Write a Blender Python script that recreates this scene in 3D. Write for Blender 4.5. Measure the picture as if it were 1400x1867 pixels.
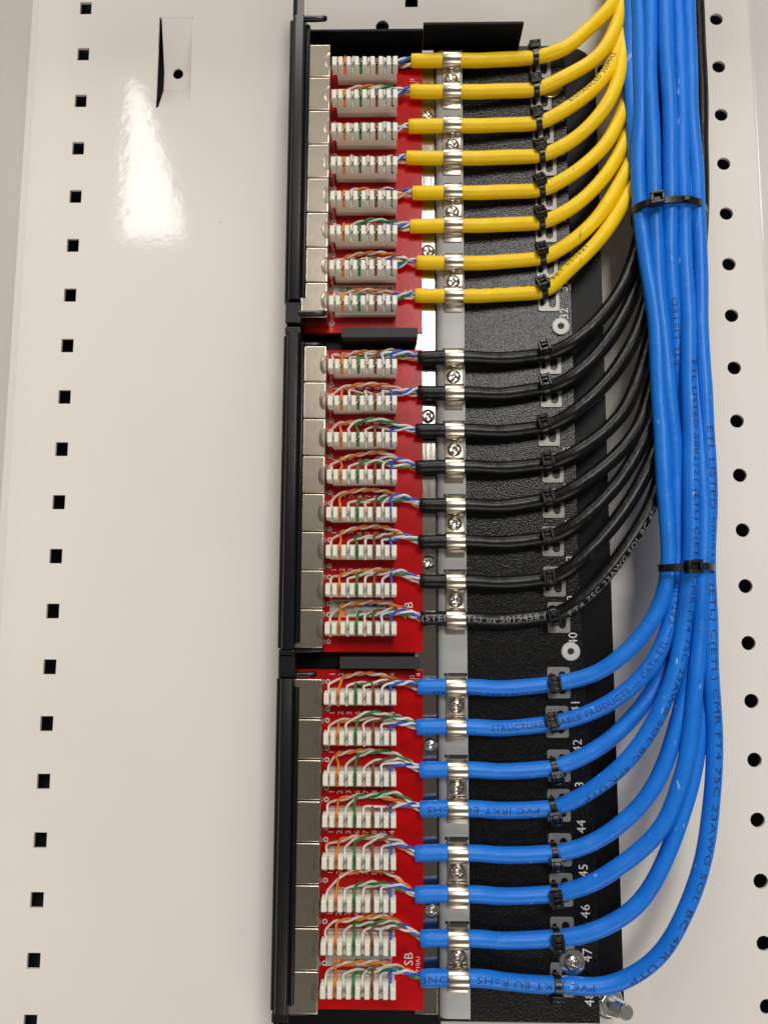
import bpy, bmesh, math, random
from mathutils import Vector, Matrix
R = math.radians
for o in list(bpy.data.objects):
    bpy.data.objects.remove(o)
scene = bpy.context.scene
C = scene.collection

# ------------------------------------------------------------------ units and frame
# The panel stands upright. Local frame: u to the right, v up, h out of the panel towards the viewer.
# Numbers below are panel units, S turns them into metres (port pitch 17.75 units = 13.1 mm).
S = 0.00074
DIST = 367.0                       # viewer's distance from the circuit-board plane
FPX, CX, CY = 1402.0, 700.0, 933.5
PITCH, YAW, ROLL = R(6.828), R(1.038), R(0.234)
fwd = Vector((-math.sin(YAW) * math.cos(PITCH), math.sin(PITCH), -math.cos(YAW) * math.cos(PITCH)))
rgt = Vector((math.cos(YAW), 0, -math.sin(YAW)))
upv = rgt.cross(fwd).normalized()
rgt, upv = (math.cos(ROLL) * rgt + math.sin(ROLL) * upv), (-math.sin(ROLL) * rgt + math.cos(ROLL) * upv)


def W(u, v, h):
    return Vector((u * S, -h * S, v * S))


def P(x, y, h=0.0):
    """measured photo position -> (u, v, h) on the plane at height h"""
    d = fwd * FPX + rgt * (x - CX) - upv * (y - CY)
    t = (h - DIST) / d.z
    return (d.x * t, d.y * t, h)


# ------------------------------------------------------------------ camera
cam_d = bpy.data.cameras.new('camera')
cam = bpy.data.objects.new('camera', cam_d)
C.objects.link(cam)
cam_d.sensor_fit = 'VERTICAL'
cam_d.sensor_height = 24.0
cam_d.lens = 24.0 * FPX / 1867.0
cam_d.clip_start = 0.01
cam_d.clip_end = 50
conv = lambda q: Vector((q.x, -q.z, q.y))
m3 = Matrix((conv(rgt), conv(upv), -conv(fwd))).transposed()
cam.matrix_world = Matrix.Translation(W(0, 0, DIST)) @ m3.to_4x4()
scene.camera = cam

# ------------------------------------------------------------------ light
world = bpy.data.worlds.new('World')
scene.world = world
world.use_nodes = True
wb = world.node_tree.nodes['Background']
wb.inputs[0].default_value = (1.0, 0.90, 0.80, 1)
wb.inputs[1].default_value = 0.12


def area(name, u, v, h, su, sv, power, col, aim=None):
    l = bpy.data.lights.new(name, 'AREA')
    l.shape = 'RECTANGLE'
    l.size = su * S
    l.size_y = sv * S
    l.energy = power
    l.color = col
    o = bpy.data.objects.new(name, l)
    C.objects.link(o)
    o.location = W(u, v, h)
    tgt = W(*aim) if aim else W(u, v, 0)
    d = (tgt - o.location).normalized()
    if abs(d.z) > 0.999:
        d.z = math.copysign(0.999, d.z)
    z = -d
    x = Vector((0, 0, 1)).cross(z)
    x = x.normalized() if x.length > 1e-4 else Vector((1, 0, 0))
    y = z.cross(x)
    o.matrix_world = Matrix.Translation(o.location) @ Matrix((x, y, z)).transposed().to_4x4()
    return o


BACK = -27.0
# ceiling fitting whose image shows in the glossy sheet at upper left
T = 2400.0
k = 1 + T / (DIST - BACK)
a0 = P(222, 436, BACK)
a1 = P(342, 150, BACK)
key = area('ceiling_lamp_left', (a0[0] + a1[0]) / 2 * k, (a0[1] + a1[1]) / 2 * k, BACK + T,
           abs(a1[0] - a0[0]) * k, abs(a1[1] - a0[1]) * k, 2.5, (1.0, 0.97, 0.92))
kl = key.data
kl.use_nodes = True                 # the fitting's lit face is cut off slantwise
nt = kl.node_tree
em = nt.nodes['Emission']
geo = nt.nodes.new('ShaderNodeNewGeometry')
sep = nt.nodes.new('ShaderNodeSeparateXYZ')
nt.links.new(geo.outputs['Parametric'], sep.inputs[0])
m1 = nt.nodes.new('ShaderNodeMath')
m1.operation = 'MULTIPLY_ADD'       # u + 0.9 v
nt.links.new(sep.outputs[1], m1.inputs[0])
m1.inputs[1].default_value = 0.95
nt.links.new(sep.outputs[0], m1.inputs[2])
m2 = nt.nodes.new('ShaderNodeMath')
m2.operation = 'LESS_THAN'
nt.links.new(m1.outputs[0], m2.inputs[0])
m2.inputs[1].default_value = 1.12
nt.links.new(m2.outputs[0], em.inputs['Strength'])

p2 = P(960, 560, 0)
k2 = 1 + T / DIST
area('ceiling_lamp_right', p2[0] * k2, p2[1] * k2, T, 680, 900, 21, (1.0, 0.97, 0.93))
area('ceiling_lamp_high', -200, 3100, 1500, 1800, 1000, 28, (1.0, 0.97, 0.93), aim=(0, 0, 0))
area('low_fill_lamp', 700, -2200, 1800, 1600, 1000, 12, (1.0, 0.96, 0.91), aim=(0, 0, 0))  # unseen fill light, added to brighten the lower sheet from below

scene.view_settings.view_transform = 'Standard'
scene.view_settings.look = 'None'
scene.view_settings.exposure = 0.0
scene.view_settings.gamma = 1.0
scene.render.resolution_x, scene.render.resolution_y = 767, 1024

# ------------------------------------------------------------------ materials


def mat(name, col, rough=0.5, metal=0.0, bump=None, spec=0.5, var=None, coat=0.0, scuff=None, rvar=None):
    m = bpy.data.materials.new(name)
    m.use_nodes = True
    n, l = m.node_tree.nodes, m.node_tree.links
    b = n['Principled BSDF']
    b.inputs['Base Color'].default_value = (*col, 1)
    b.inputs['Roughness'].default_value = rough
    b.inputs['Metallic'].default_value = metal
    b.inputs['Specular IOR Level'].default_value = spec
    b.inputs['Coat Weight'].default_value = coat
    b.inputs['Coat Roughness'].default_value = 0.08
    tc = n.new('ShaderNodeTexCoord')

    def noise(scale, detail=3, stretch=None):
        t = n.new('ShaderNodeTexNoise')
        t.inputs['Scale'].default_value = scale
        t.inputs['Detail'].default_value = detail
        if stretch:
            mp = n.new('ShaderNodeMapping')
            mp.inputs['Scale'].default_value = stretch
            l.new(tc.outputs['Object'], mp.inputs[0])
            l.new(mp.outputs[0], t.inputs['Vector'])
        else:
            l.new(tc.outputs['Object'], t.inputs['Vector'])
        return t
    if var:                          # (scale, second colour, detail)
        t = noise(var[0], var[2] if len(var) > 2 else 3)
        r = n.new('ShaderNodeValToRGB')
        r.color_ramp.elements[0].position = 0.35
        r.color_ramp.elements[1].position = 0.68
        r.color_ramp.elements[0].color = (*col, 1)
        r.color_ramp.elements[1].color = (*var[1], 1)
        l.new(t.outputs['Fac'], r.inputs[0])
        l.new(r.outputs[0], b.inputs['Base Color'])
    if scuff:                        # small rubbed flecks
        t = noise(420, 4, (1, 1, 0.35))
        th_ = n.new('ShaderNodeMapRange')
        th_.inputs['From Min'].default_value = 0.69
        th_.inputs['From Max'].default_value = 0.74
        l.new(t.outputs['Fac'], th_.inputs[0])
        mx_ = n.new('ShaderNodeMix')
        mx_.data_type = 'RGBA'
        l.new(th_.outputs[0], mx_.inputs[0])
        l.new(b.inputs['Base Color'].links[0].from_socket, mx_.inputs[6])
        mx_.inputs[7].default_value = (*scuff, 1)
        l.new(mx_.outputs[2], b.inputs['Base Color'])
    if rvar:                         # (scale, low, high)
        t = noise(rvar[0], 3)
        mr = n.new('ShaderNodeMapRange')
        mr.inputs['To Min'].default_value = rvar[1]
        mr.inputs['To Max'].default_value = rvar[2]
        l.new(t.outputs['Fac'], mr.inputs[0])
        l.new(mr.outputs[0], b.inputs['Roughness'])
    last = None
    for bp in (bump or []):          # (scale, height in panel units, detail[, stretch])
        t = noise(bp[0], bp[2], bp[3] if len(bp) > 3 else None)
        bn = n.new('ShaderNodeBump')
        bn.inputs['Strength'].default_value = 1.0
        bn.inputs['Distance'].default_value = bp[1] * S
        l.new(t.outputs['Fac'], bn.inputs['Height'])
        if last:
            l.new(last.outputs[0], bn.inputs['Normal'])
        last = bn
    if last:
        l.new(last.outputs[0], b.inputs['Normal'])
    return m


M = {}
M['white'] = mat('cream_enamel', (0.765, 0.728, 0.675), 0.06, bump=[(280, 0.028, 2), (9, 0.2, 1)], spec=0.5,
                 var=(14, (0.79, 0.752, 0.70), 2), rvar=(16, 0.04, 0.10))
wn, wl_ = M['white'].node_tree.nodes, M['white'].node_tree.links
vo = wn.new('ShaderNodeTexVoronoi')
vo.inputs['Scale'].default_value = 38
wl_.new(wn['Texture Coordinate'].outputs['Object'], vo.inputs['Vector'])
lt_ = wn.new('ShaderNodeMath')
lt_.operation = 'LESS_THAN'
lt_.inputs[1].default_value = 0.009
wl_.new(vo.outputs['Distance'], lt_.inputs[0])
mx = wn.new('ShaderNodeMix')
mx.data_type = 'RGBA'
wl_.new(lt_.outputs[0], mx.inputs[0])
src = wn['Principled BSDF'].inputs['Base Color'].links[0].from_socket
wl_.new(src, mx.inputs[6])
mx.inputs[7].default_value = (0.16, 0.13, 0.10, 1)
wl_.new(mx.outputs[2], wn['Principled BSDF'].inputs['Base Color'])
M['dark'] = mat('dark_interior', (0.012, 0.012, 0.014), 0.6)
M['plate'] = mat('black_powder_coat', (0.003, 0.003, 0.0035), 0.25, bump=[(1600, 0.16, 1)], spec=0.24, var=(1500, (0.014, 0.0137, 0.013), 2))
M['ear'] = mat('black_smooth_coat', (0.004, 0.004, 0.005), 0.42, bump=[(900, 0.03, 2)], spec=0.12)
M['bar'] = mat('black_grained_plastic', (0.006, 0.006, 0.007), 0.34, bump=[(1700, 0.07, 1)], spec=0.35)
M['gloss'] = mat('black_gloss_plastic', (0.005, 0.005, 0.006), 0.22, bump=[(500, 0.05, 2)], spec=0.4)
M['tie'] = mat('black_nylon', (0.006, 0.006, 0.007), 0.3, bump=[(800, 0.06, 2)], spec=0.4)
M['spacer'] = mat('black_foam', (0.012, 0.012, 0.013), 0.6, bump=[(1300, 0.2, 3)])
M['pcb'] = mat('red_solder_mask', (0.57, 0.003, 0.006), 0.22, bump=[(700, 0.02, 2)], var=(120, (0.44, 0.003, 0.005)), spec=0.25)
M['jack'] = mat('nickel_shield', (0.62, 0.55, 0.45), 0.24, 1.0, bump=[(200, 0.04, 2)], var=(180, (0.54, 0.47, 0.38)))
M['clamp'] = mat('nickel_clamp', (0.52, 0.46, 0.38), 0.28, 1.0, bump=[(60, 0.12, 1)])
M['screw'] = mat('bright_screw', (0.74, 0.70, 0.63), 0.2, 1.0, bump=[(700, 0.05, 2)])
M['stud'] = mat('zinc_plated_stud', (0.80, 0.80, 0.80), 0.32, 1.0)
M['zinc'] = mat('zinc_strip', (0.44, 0.41, 0.36), 0.15, 1.0, bump=[(900, 0.05, 3, (1, 1, 0.15))])
M['rail'] = mat('grey_rail_paint', (0.40, 0.405, 0.395), 0.42, bump=[(600, 0.05, 2)], var=(60, (0.44, 0.445, 0.43)))
M['anchor'] = mat('grey_anchor_steel', (0.27, 0.26, 0.24), 0.40, 0.25, bump=[(700, 0.05, 2)])
M['idc'] = mat('ivory_plastic', (0.80, 0.77, 0.66), 0.38, bump=[(500, 0.04, 2)], var=(150, (0.76, 0.73, 0.62)))
M['idc'].node_tree.nodes['Principled BSDF'].inputs['Subsurface Weight'].default_value = 0.09
M['idc'].node_tree.nodes['Principled BSDF'].inputs['Subsurface Radius'].default_value = (0.0012, 0.001, 0.0007)
M['contact'] = mat('tinned_contact', (0.42, 0.39, 0.34), 0.3, 1.0)
M['silk'] = mat('white_silkscreen', (0.78, 0.76, 0.72), 0.5)
M['label'] = mat('grey_paper_label', (0.50, 0.50, 0.47), 0.5)
M['rivet'] = mat('nylon_washer', (0.60, 0.60, 0.57), 0.42, bump=[(600, 0.08, 2)])
M['core'] = mat('white_core', (0.75, 0.73, 0.70), 0.5)
M['yellow'] = mat('yellow_pvc', (0.92, 0.61, 0.002), 0.40, bump=[(50, 1.1, 1), (150, 0.5, 2), (900, 0.04, 2)], var=(90, (0.85, 0.55, 0.002)), spec=0.3, scuff=(0.45, 0.33, 0.01))
M['black'] = mat('black_pvc', (0.004, 0.004, 0.004), 0.33, bump=[(50, 1.1, 1), (150, 0.5, 2), (900, 0.05, 2)], var=(90, (0.006, 0.006, 0.006)), spec=0.28, scuff=(0.03, 0.03, 0.03))
M['blue'] = mat('blue_pvc', (0.006, 0.165, 0.68), 0.40, bump=[(50, 1.1, 1), (150, 0.5, 2), (900, 0.04, 2)], var=(70, (0.010, 0.195, 0.73)), spec=0.33, scuff=(0.25, 0.45, 0.85))
M['ink'] = mat('dark_ink', (0.010, 0.030, 0.14), 0.6)
M['ink_black'] = mat('black_ink', (0.03, 0.022, 0.006), 0.6)
M['ink_white'] = mat('white_ink', (0.26, 0.26, 0.26), 0.6)
WCOL = {'orange': ((0.78, 0.20, 0.015), (0.72, 0.48, 0.34)), 'green': ((0.012, 0.20, 0.045), (0.56, 0.64, 0.52)),
        'brown': ((0.22, 0.066, 0.03), (0.66, 0.53, 0.45)), 'blue': ((0.012, 0.085, 0.52), (0.56, 0.60, 0.74))}
for kx, (a, b) in WCOL.items():
    M['w_' + kx] = mat('wire_' + kx, a, 0.35)
    M['w_white_' + kx] = mat('wire_white_' + kx, b, 0.38, var=(420, (0.78, 0.76, 0.72)))
    M['l_' + kx] = mat('label_' + kx, a, 0.5)

# ------------------------------------------------------------------ mesh helpers


class MB:
    def __init__(self):
        self.v, self.f = [], []

    def add(self, vs, fs):
        n = len(self.v)
        self.v += [tuple(q) for q in vs]
        self.f += [tuple(i + n for i in f) for f in fs]
        return self

    def box(self, u0, u1, v0, v1, h0, h1):
        vs = [(u, v, h) for u in (u0, u1) for v in (v0, v1) for h in (h0, h1)]
        return self.add(vs, [(0, 2, 3, 1), (4, 5, 7, 6), (0, 1, 5, 4), (2, 6, 7, 3), (0, 4, 6, 2), (1, 3, 7, 5)])

    def loft(self, rings, closed=True, caps=True):
        n = len(rings[0])
        vs = [q for r in rings for q in r]
        fs = []
        for i in range(len(rings) - 1):
            for j in range(n if closed else n - 1):
                a, b = i * n + j, i * n + (j + 1) % n
                fs.append((a, b, b + n, a + n))
        if caps:
            fs.append(tuple(range(n))[::-1])
            fs.append(tuple(range((len(rings) - 1) * n, len(rings) * n)))
        return self.add(vs, fs)

    def prism_u(self, prof, u0, u1):      # profile of (v, h)
        return self.loft([[(u, a, b) for a, b in prof] for u in (u0, u1)])

    def prism_v(self, prof, v0, v1):      # profile of (u, h)
        return self.loft([[(a, v, b) for a, b in prof] for v in (v0, v1)])

    def prism_h(self, prof, h0, h1):      # profile of (u, v)
        return self.loft([[(a, b, h) for a, b in prof] for h in (h0, h1)])

    def cyl(self, u, v, r, h0, h1, n=20):
        return self.prism_h([(u + r * math.cos(2 * math.pi * i / n), v + r * math.sin(2 * math.pi * i / n)) for i in range(n)], h0, h1)

    def lathe(self, u, v, prof, n=24):    # profile of (r, h)
        rings = [[(u + max(r, 1e-3) * math.cos(2 * math.pi * i / n), v + max(r, 1e-3) * math.sin(2 * math.pi * i / n), h) for i in range(n)] for r, h in prof]
        return self.loft(rings)

    def mesh(self, name, origin=(0, 0, 0), bevel=0.0, smooth=0.0, segs=2, fix=True):
        me = bpy.data.meshes.new(name)
        o = Vector(origin)
        me.from_pydata([W(*(Vector(q) - o)) for q in self.v], [], self.f)
        bm = bmesh.new()
        bm.from_mesh(me)
        if fix:
            bmesh.ops.recalc_face_normals(bm, faces=bm.faces)
        if bevel:
            es = [e for e in bm.edges if len(e.link_faces) == 2 and e.calc_face_angle(0) > R(28)]
            new = bmesh.ops.bevel(bm, geom=es, offset=bevel * S, segments=segs, profile=0.6, affect='EDGES', clamp_overlap=True)['faces']
            if not smooth:
                for f in new:
                    f.smooth = True
        ang = R(smooth) if smooth else 0
        if ang:
            for f in bm.faces:
                f.smooth = True
            for e in bm.edges:
                if len(e.link_faces) == 2:
                    e.smooth = e.calc_face_angle(0) < ang
        bm.to_mesh(me)
        bm.free()
        return me


LOC = {}


def link(name, data, parent=None, loc=(0, 0, 0), material=None):
    if data is not None and material is not None and not data.materials:
        data.materials.append(M[material])
    o = bpy.data.objects.new(name, data)
    C.objects.link(o)
    p = Vector(LOC[parent.name]) if parent else Vector((0, 0, 0))
    o.location = W(*(Vector(loc) - p))
    LOC[o.name] = tuple(loc)
    if parent:
        o.parent = parent
    return o


def thing(name, label, cat, loc=(0, 0, 0), group=None, kind=None):
    return tag(link(name, None, None, loc), label, cat, group, kind)


def tag(o, label, cat=None, group=None, kind=None):
    if label:
        o['label'] = label
    if cat:
        o['category'] = cat
    if group:
        o['group'] = group
    if kind:
        o['kind'] = kind
    return o


def part(name, mb, material, parent, bevel=0.0, smooth=0.0, segs=2):
    org = LOC[parent.name] if parent else (0, 0, 0)
    return link(name, mb.mesh(name, org, bevel, smooth, segs), parent, org, material)


def boolean(mesh_a, mesh_b):
    a = bpy.data.objects.new('tmp_a', mesh_a)
    b = bpy.data.objects.new('tmp_b', mesh_b)
    C.objects.link(a)
    C.objects.link(b)
    md = a.modifiers.new('b', 'BOOLEAN')
    md.operation = 'DIFFERENCE'
    md.solver = 'EXACT'
    md.object = b
    dg = bpy.context.evaluated_depsgraph_get()
    me = bpy.data.meshes.new_from_object(a.evaluated_get(dg))
    bpy.data.objects.remove(a)
    bpy.data.objects.remove(b)
    return me


def bevel_mesh(me, w, segs=2, lim=50):
    bm = bmesh.new()
    bm.from_mesh(me)
    es = [e for e in bm.edges if len(e.link_faces) == 2 and e.calc_face_angle(0) > R(lim)]
    for f in bmesh.ops.bevel(bm, geom=es, offset=w * S, segments=segs, profile=0.6, affect='EDGES', clamp_overlap=True)['faces']:
        f.smooth = True
    bm.to_mesh(me)
    bm.free()
    return me


def spline(pts, step=3.0):
    p = [Vector(q) for q in pts]
    p = [2 * p[0] - p[1]] + p + [2 * p[-1] - p[-2]]
    out = []
    for i in range(1, len(p) - 2):
        a, b, c, d = p[i - 1:i + 3]
        L = max((c - b).length, 1e-3)
        t0 = 0.0
        t1 = t0 + max((b - a).length, 1e-3) ** 0.5
        t2 = t1 + max((c - b).length, 1e-3) ** 0.5
        t3 = t2 + max((d - c).length, 1e-3) ** 0.5
        n = max(2, int(L / step))
        for j in range(n):
            t = t1 + (t2 - t1) * j / n
            A1 = a * ((t1 - t) / (t1 - t0)) + b * ((t - t0) / (t1 - t0))
            A2 = b * ((t2 - t) / (t2 - t1)) + c * ((t - t1) / (t2 - t1))
            A3 = c * ((t3 - t) / (t3 - t2)) + d * ((t - t2) / (t3 - t2))
            B1 = A1 * ((t2 - t) / (t2 - t0)) + A2 * ((t - t0) / (t2 - t0))
            B2 = A2 * ((t3 - t) / (t3 - t1)) + A3 * ((t - t1) / (t3 - t1))
            out.append(B1 * ((t2 - t) / (t2 - t1)) + B2 * ((t - t1) / (t2 - t1)))
    out.append(p[-2])
    return out


def relax(p, n):
    for _ in range(n):
        q = [p[0]] + [(p[i - 1] + 2 * p[i] + p[i + 1]) / 4 for i in range(1, len(p) - 1)] + [p[-1]]
        p = q
    return p


def frames(path):
    fr = []
    for i, q in enumerate(path):
        t = (path[min(i + 1, len(path) - 1)] - path[max(i - 1, 0)]).normalized()
        f = Vector((0, 0, 1)) - t * t.z           # front direction
        if f.length < 0.15:
            f = Vector((0, 1, 0)) - t * t.y
        f.normalize()
        s = f.cross(t)                            # for a cable running to the right this is 'up'
        fr.append((t, f, s))
    return fr


def tube(mb, path, rad, n=16, caps=True):
    fr = frames(path)
    rings = []
    for i, q in enumerate(path):
        r = rad(i) if callable(rad) else rad
        t, f, s = fr[i]
        rings.append([q + r * (math.cos(a) * f + math.sin(a) * s) for a in (2 * math.pi * j / n for j in range(n))])
    return mb.loft(rings, caps=caps)


def text_mesh(name, body, size, align='LEFT', space=1.0):
    cu = bpy.data.curves.new(name, 'FONT')
    cu.body = body
    cu.size = size
    cu.align_x = align
    cu.align_y = 'CENTER'
    cu.resolution_u = 2
    cu.space_character = space
    o = bpy.data.objects.new(name, cu)
    C.objects.link(o)
    dg = bpy.context.evaluated_depsgraph_get()
    me = bpy.data.meshes.new_from_object(o.evaluated_get(dg))
    bpy.data.objects.remove(o)
    bpy.data.curves.remove(cu)
    return me


def flat_text(name, body, size, u, v, h, parent, material, rot=90, align='CENTER', space=1.0):
    """print lying on the plane h, turned rot degrees anticlockwise"""
    me = text_mesh(name, body, size, align, space)
    c, s = math.cos(R(rot)), math.sin(R(rot))
    for vt in me.vertices:
        x, y = vt.co.x, vt.co.y
        vt.co = W(x * c - y * s, x * s + y * c, 0)
    me.materials.clear()
    return link(name, me, parent, (u, v, h), material)


rng = random.Random(7)

# ------------------------------------------------------------------ the sheet behind everything
back = thing('back_panel', 'cream enamelled steel back panel with punched holes', 'panel', (0, 0, BACK), kind='structure')
uL = P(54, 307, BACK)[0]
uR = P(1376, 240, BACK)[0]
V0, V1 = -330, 480
sheet = MB().box(uL, uR, V0, V1, BACK - 1.6, BACK)
cut = MB()
la, lb = P(157, 15, BACK), P(62, 1752, BACK)
for i in range(-2, 22):
    u = la[0] + (lb[0] - la[0]) * i / 18
    v = la[1] + (lb[1] - la[1]) * i / 18
    if V0 + 10 < v < V1 - 10:
        cut.box(u - 3.25, u + 3.25, v - 3.7, v + 3.7, BACK - 5, BACK + 5)
ra, rb = P(1305, 35, BACK), P(1398, 1836, BACK)
for i in range(-2, 21):
    u = ra[0] + (rb[0] - ra[0]) * i / 18
    v = ra[1] + (rb[1] - ra[1]) * i / 18
    if V0 + 10 < v < V1 - 10:
        cut.cyl(u, v, 3.55, BACK - 5, BACK + 5, 28)
q = P(1100, 128, BACK)
cut.cyl(q[0], q[1], 3.6, BACK - 5, BACK + 5, 24)
for x_, y_ in ((750, 3), (697, 48)):
    q = P(x_, y_, BACK + 1.6)
    cut.cyl(q[0], q[1], 4.6, BACK - 5, BACK + 5, 16)
e0, e1 = P(284, 196, BACK), P(352, 31, BACK)
cut.box(e0[0], e1[0], e0[1], e1[1], BACK - 5, BACK + 5)
me = bevel_mesh(boolean(sheet.mesh('sheet'), cut.mesh('cut')), 0.5, 2)
me.materials.clear()
o = link('sheet', me, None, (0, 0, 0), 'white')
o.parent = back
o.location = -W(0, 0, BACK)
# sunk tie-down bridge
vm0, vm1 = P(320, 146, BACK)[1], P(320, 113, BACK)[1]
t = 1.3
prof = [(e0[1] - .5, BACK), (vm0, BACK - 8.5), (vm1, BACK - 8.5), (e1[1] + .5, BACK),
        (e1[1] + .5, BACK - t), (vm1 - .4, BACK - 8.5 - t), (vm0 + .4, BACK - 8.5 - t), (e0[1] - .5, BACK - t)]
br = MB()
br.prism_u(prof, e0[0] + 1.2, e1[0] - 0.3)
hq = P(325, 135, BACK - 8.5)
hole = MB().cyl(hq[0], hq[1], 2.9, BACK - 12, BACK, 24)
me = bevel_mesh(boolean(br.mesh('bridge'), hole.mesh('hole')), 0.3, 2, 60)
me.materials.clear()
o = link('tie_down_bridge', me, None, (0, 0, 0), 'white')
o.parent = back
o.location = -W(0, 0, BACK)
# folded edges left and right
fl = MB().loft([[(uL + .2, v, BACK), (uL - 3, v, BACK + 1.6), (uL - 24, v, BACK + 90), (uL - 26, v, BACK + 90), (uL - 4.2, v, BACK), (uL + .2, v, BACK - 1.5)] for v in (V0, V1)])
part('fold_or_shade_lip', fl, 'white', back, smooth=50)
fl = MB().loft([[(uR - .2, v, BACK), (uR + 2.2, v, BACK + 1.0), (uR + 40, v, BACK + 34), (uR + 42, v, BACK + 32), (uR + 3.4, v, BACK - .8), (uR - .2, v, BACK - 1.5)] for v in (V0, V1)])
part('fold_or_shade_lip', fl, 'white', back, smooth=50)
fl = MB().loft([[(u, 392, BACK - 1.5), (u, 392, BACK), (u, 394, BACK + 3), (u, 408, BACK + 78), (u, 410, BACK + 78), (u, 397, BACK + 1)] for u in (uL - 2, uR + 2)])  # unseen overhang above the frame, added to shade the sheet's top
part('fold_or_shade_lip', fl, 'white', back, smooth=50)
# mounting plate laid on the sheet behind the patch panel
mp0, mp1 = P(560, 100, BACK + 1.6)[0], P(1068, 60, BACK + 1.6)[0]
mp = MB().box(mp0, mp1, -300, V1, BACK - .2, BACK + 1.6)
cut = MB()
q = P(750, 3, BACK + 1.6)
cut.box(q[0] - 3.5, q[0] + 3.5, q[1] - 3.2, q[1] + 4.2, BACK - 5, BACK + 5)
q = P(697, 48, BACK + 1.6)
cut.cyl(q[0], q[1], 3.6, BACK - 5, BACK + 5, 24)
me = bevel_mesh(boolean(mp.mesh('mp'), cut.mesh('cut')), 0.3, 2)
me.materials.clear()
o = link('mounting_plate', me, None, (0, 0, 0), 'white')
o.parent = back
o.location = -W(0, 0, BACK)
part('cavity_wall', MB().box(uL - 30, uR + 30, V0, V1, BACK - 24, BACK - 22), 'dark', back)

# ------------------------------------------------------------------ bracket
UB0 = -54.6
brk_v0 = P(900, 1864, -2)[1]
brk_v1 = P(900, 84, -2)[1]
bracket = thing('patch_panel_bracket', 'long black powder coated patch panel bracket carrying the boards, rail and port numbers', 'bracket', (30, brk_v0, -8))
pl = MB().prism_h([(18, brk_v0), (90.5, brk_v0), (90, -100), (86.5, 0), (86, brk_v1), (18, brk_v1)], -3.4, -2)
part('plate', pl, 'plate', bracket, bevel=0.35)
part('side_bend', MB().box(84.0, 85.6, brk_v0 + .3, brk_v1 - .3, -16, -3.5), 'ear', bracket)
ev0, ev1 = brk_v0 + 2, P(1040, 86, -15)[1]
eu1 = 105.0
ear = [(86, ev0), (eu1, ev0)] + [(eu1 - 14 + 14 * math.cos(a), ev1 - 14 + 14 * math.sin(a)) for a in [R(x) for x in range(0, 91, 10)]] + [(74, ev1), (74, ev0)]
part('mounting_ear', MB().prism_h(ear[1:], -17, -15), 'ear', bracket, bevel=0.3)
part('base_plate', MB().box(-52, 20, brk_v0 - 16, brk_v1 + 1, -9.5, -8), 'ear', bracket)
# top flange, two heights
fv = P(760, 90, -2)[1]
fx0, fxm, fx1 = P(563, 70, 8)[0], P(771, 50, 10)[0], P(952, 60, 10)[0]
part('top_flange', MB().box(fx0, fxm, fv, fv + 1.4, -8, 11.0), 'ear', bracket, bevel=0.3)
part('top_flange', MB().box(fxm + .05, fx1, fv, fv + 1.5, -3, 15.0), 'ear', bracket, bevel=0.3)
# front wall on the left that the jack covers clip to
part('front_wall', MB().box(UB0 + 1.2, UB0 + 3.4, brk_v0 - 30, 330, -14, 12), 'gloss', bracket, bevel=0.3)
# zinc strip under the boards' right edge
sv0, sv1 = P(785, 1850, -1)[1], P(785, 96, -1)[1]
STRIPH = -1.0
part('zinc_strip', MB().box(8, 18.3, sv0, sv1, -2.2, STRIPH), 'zinc', bracket, bevel=0.2)
# grey rail with a rounded left edge
RH = 1.2
rprof = [(18.9, -5), (18.9, -2.2)] + [(22.6 - 3.7 * math.cos(a), -2.4 + (RH + 2.4) * math.sin(a)) for a in [R(x) for x in range(10, 91, 16)]] + [(32.6, RH), (32.6, -1.9), (31.4, -1.9), (31.4, -0.2), (22.8, -0.2), (20.2, -2.6), (20.2, -5)]
rv0, rv1 = P(830, 1858, RH)[1], P(830, 92, RH)[1]
rail = part('rail', MB().prism_v(rprof, rv0, rv1), 'rail', bracket, bevel=0.12, smooth=40)
# faint step near the rail's middle seam
part('rail_seam', MB().box(23.2, 23.45, rv0 + 1, rv1 - 1, RH - .2, RH + 0.08), 'rail', bracket)


# screws: pan head with a cross recess, as a height field
def screw_mesh(r, hgt, arm=0.62, wid=0.16, n=26):
    mb = MB()
    idx = {}
    rings = 13
    nn = 40
    vs, fs = [], []
    for i in range(rings + 1):
        rr = r * i / rings
        for j in range(nn):
            a = 2 * math.pi * j / nn
            x, y = rr * math.cos(a), rr * math.sin(a)
            z = hgt * math.sqrt(max(0.0, 1 - (rr / r) ** 2 * 0.93)) if i < rings else 0.0
            ax, ay = abs(x), abs(y)
            d = 0
            for p_, q_ in ((ax, ay), (ay, ax)):
                if p_ < wid * r * 1.25 and q_ < arm * r:
                    d = max(d, hgt * 0.75 * (1 - 0.5 * q_ / (arm * r)))
            vs.append((x, y, z - d))
    for i in range(rings):
        for j in range(nn):
            a, b = i * nn + j, i * nn + (j + 1) % nn
            fs.append((a, b, b + nn, a + nn))
    mb.add(vs, fs)
    me = mb.mesh('screw_head', smooth=48, fix=False)
    bm = bmesh.new()
    bm.from_mesh(me)
    bmesh.ops.remove_doubles(bm, verts=bm.verts, dist=1e-6)
    bmesh.ops.recalc_face_normals(bm, faces=bm.faces)
    bm.normal_update()
    if sum(f.normal.y * f.calc_area() for f in bm.faces) > 0:
        bmesh.ops.reverse_faces(bm, faces=bm.faces)
    bm.to_mesh(me)
    bm.free()
    me.materials.append(M['screw'])
    return me


SCREW = screw_mesh(3.5, 1.9)


def screw(parent, u, v, h, ang, name='screw', me=None, sc=1.0):
    o = link(name, me or SCREW, parent, (u, v, h))
    o.rotation_euler = (0, R(ang), 0)
    o.scale = (sc, sc, sc)
    return o


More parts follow.
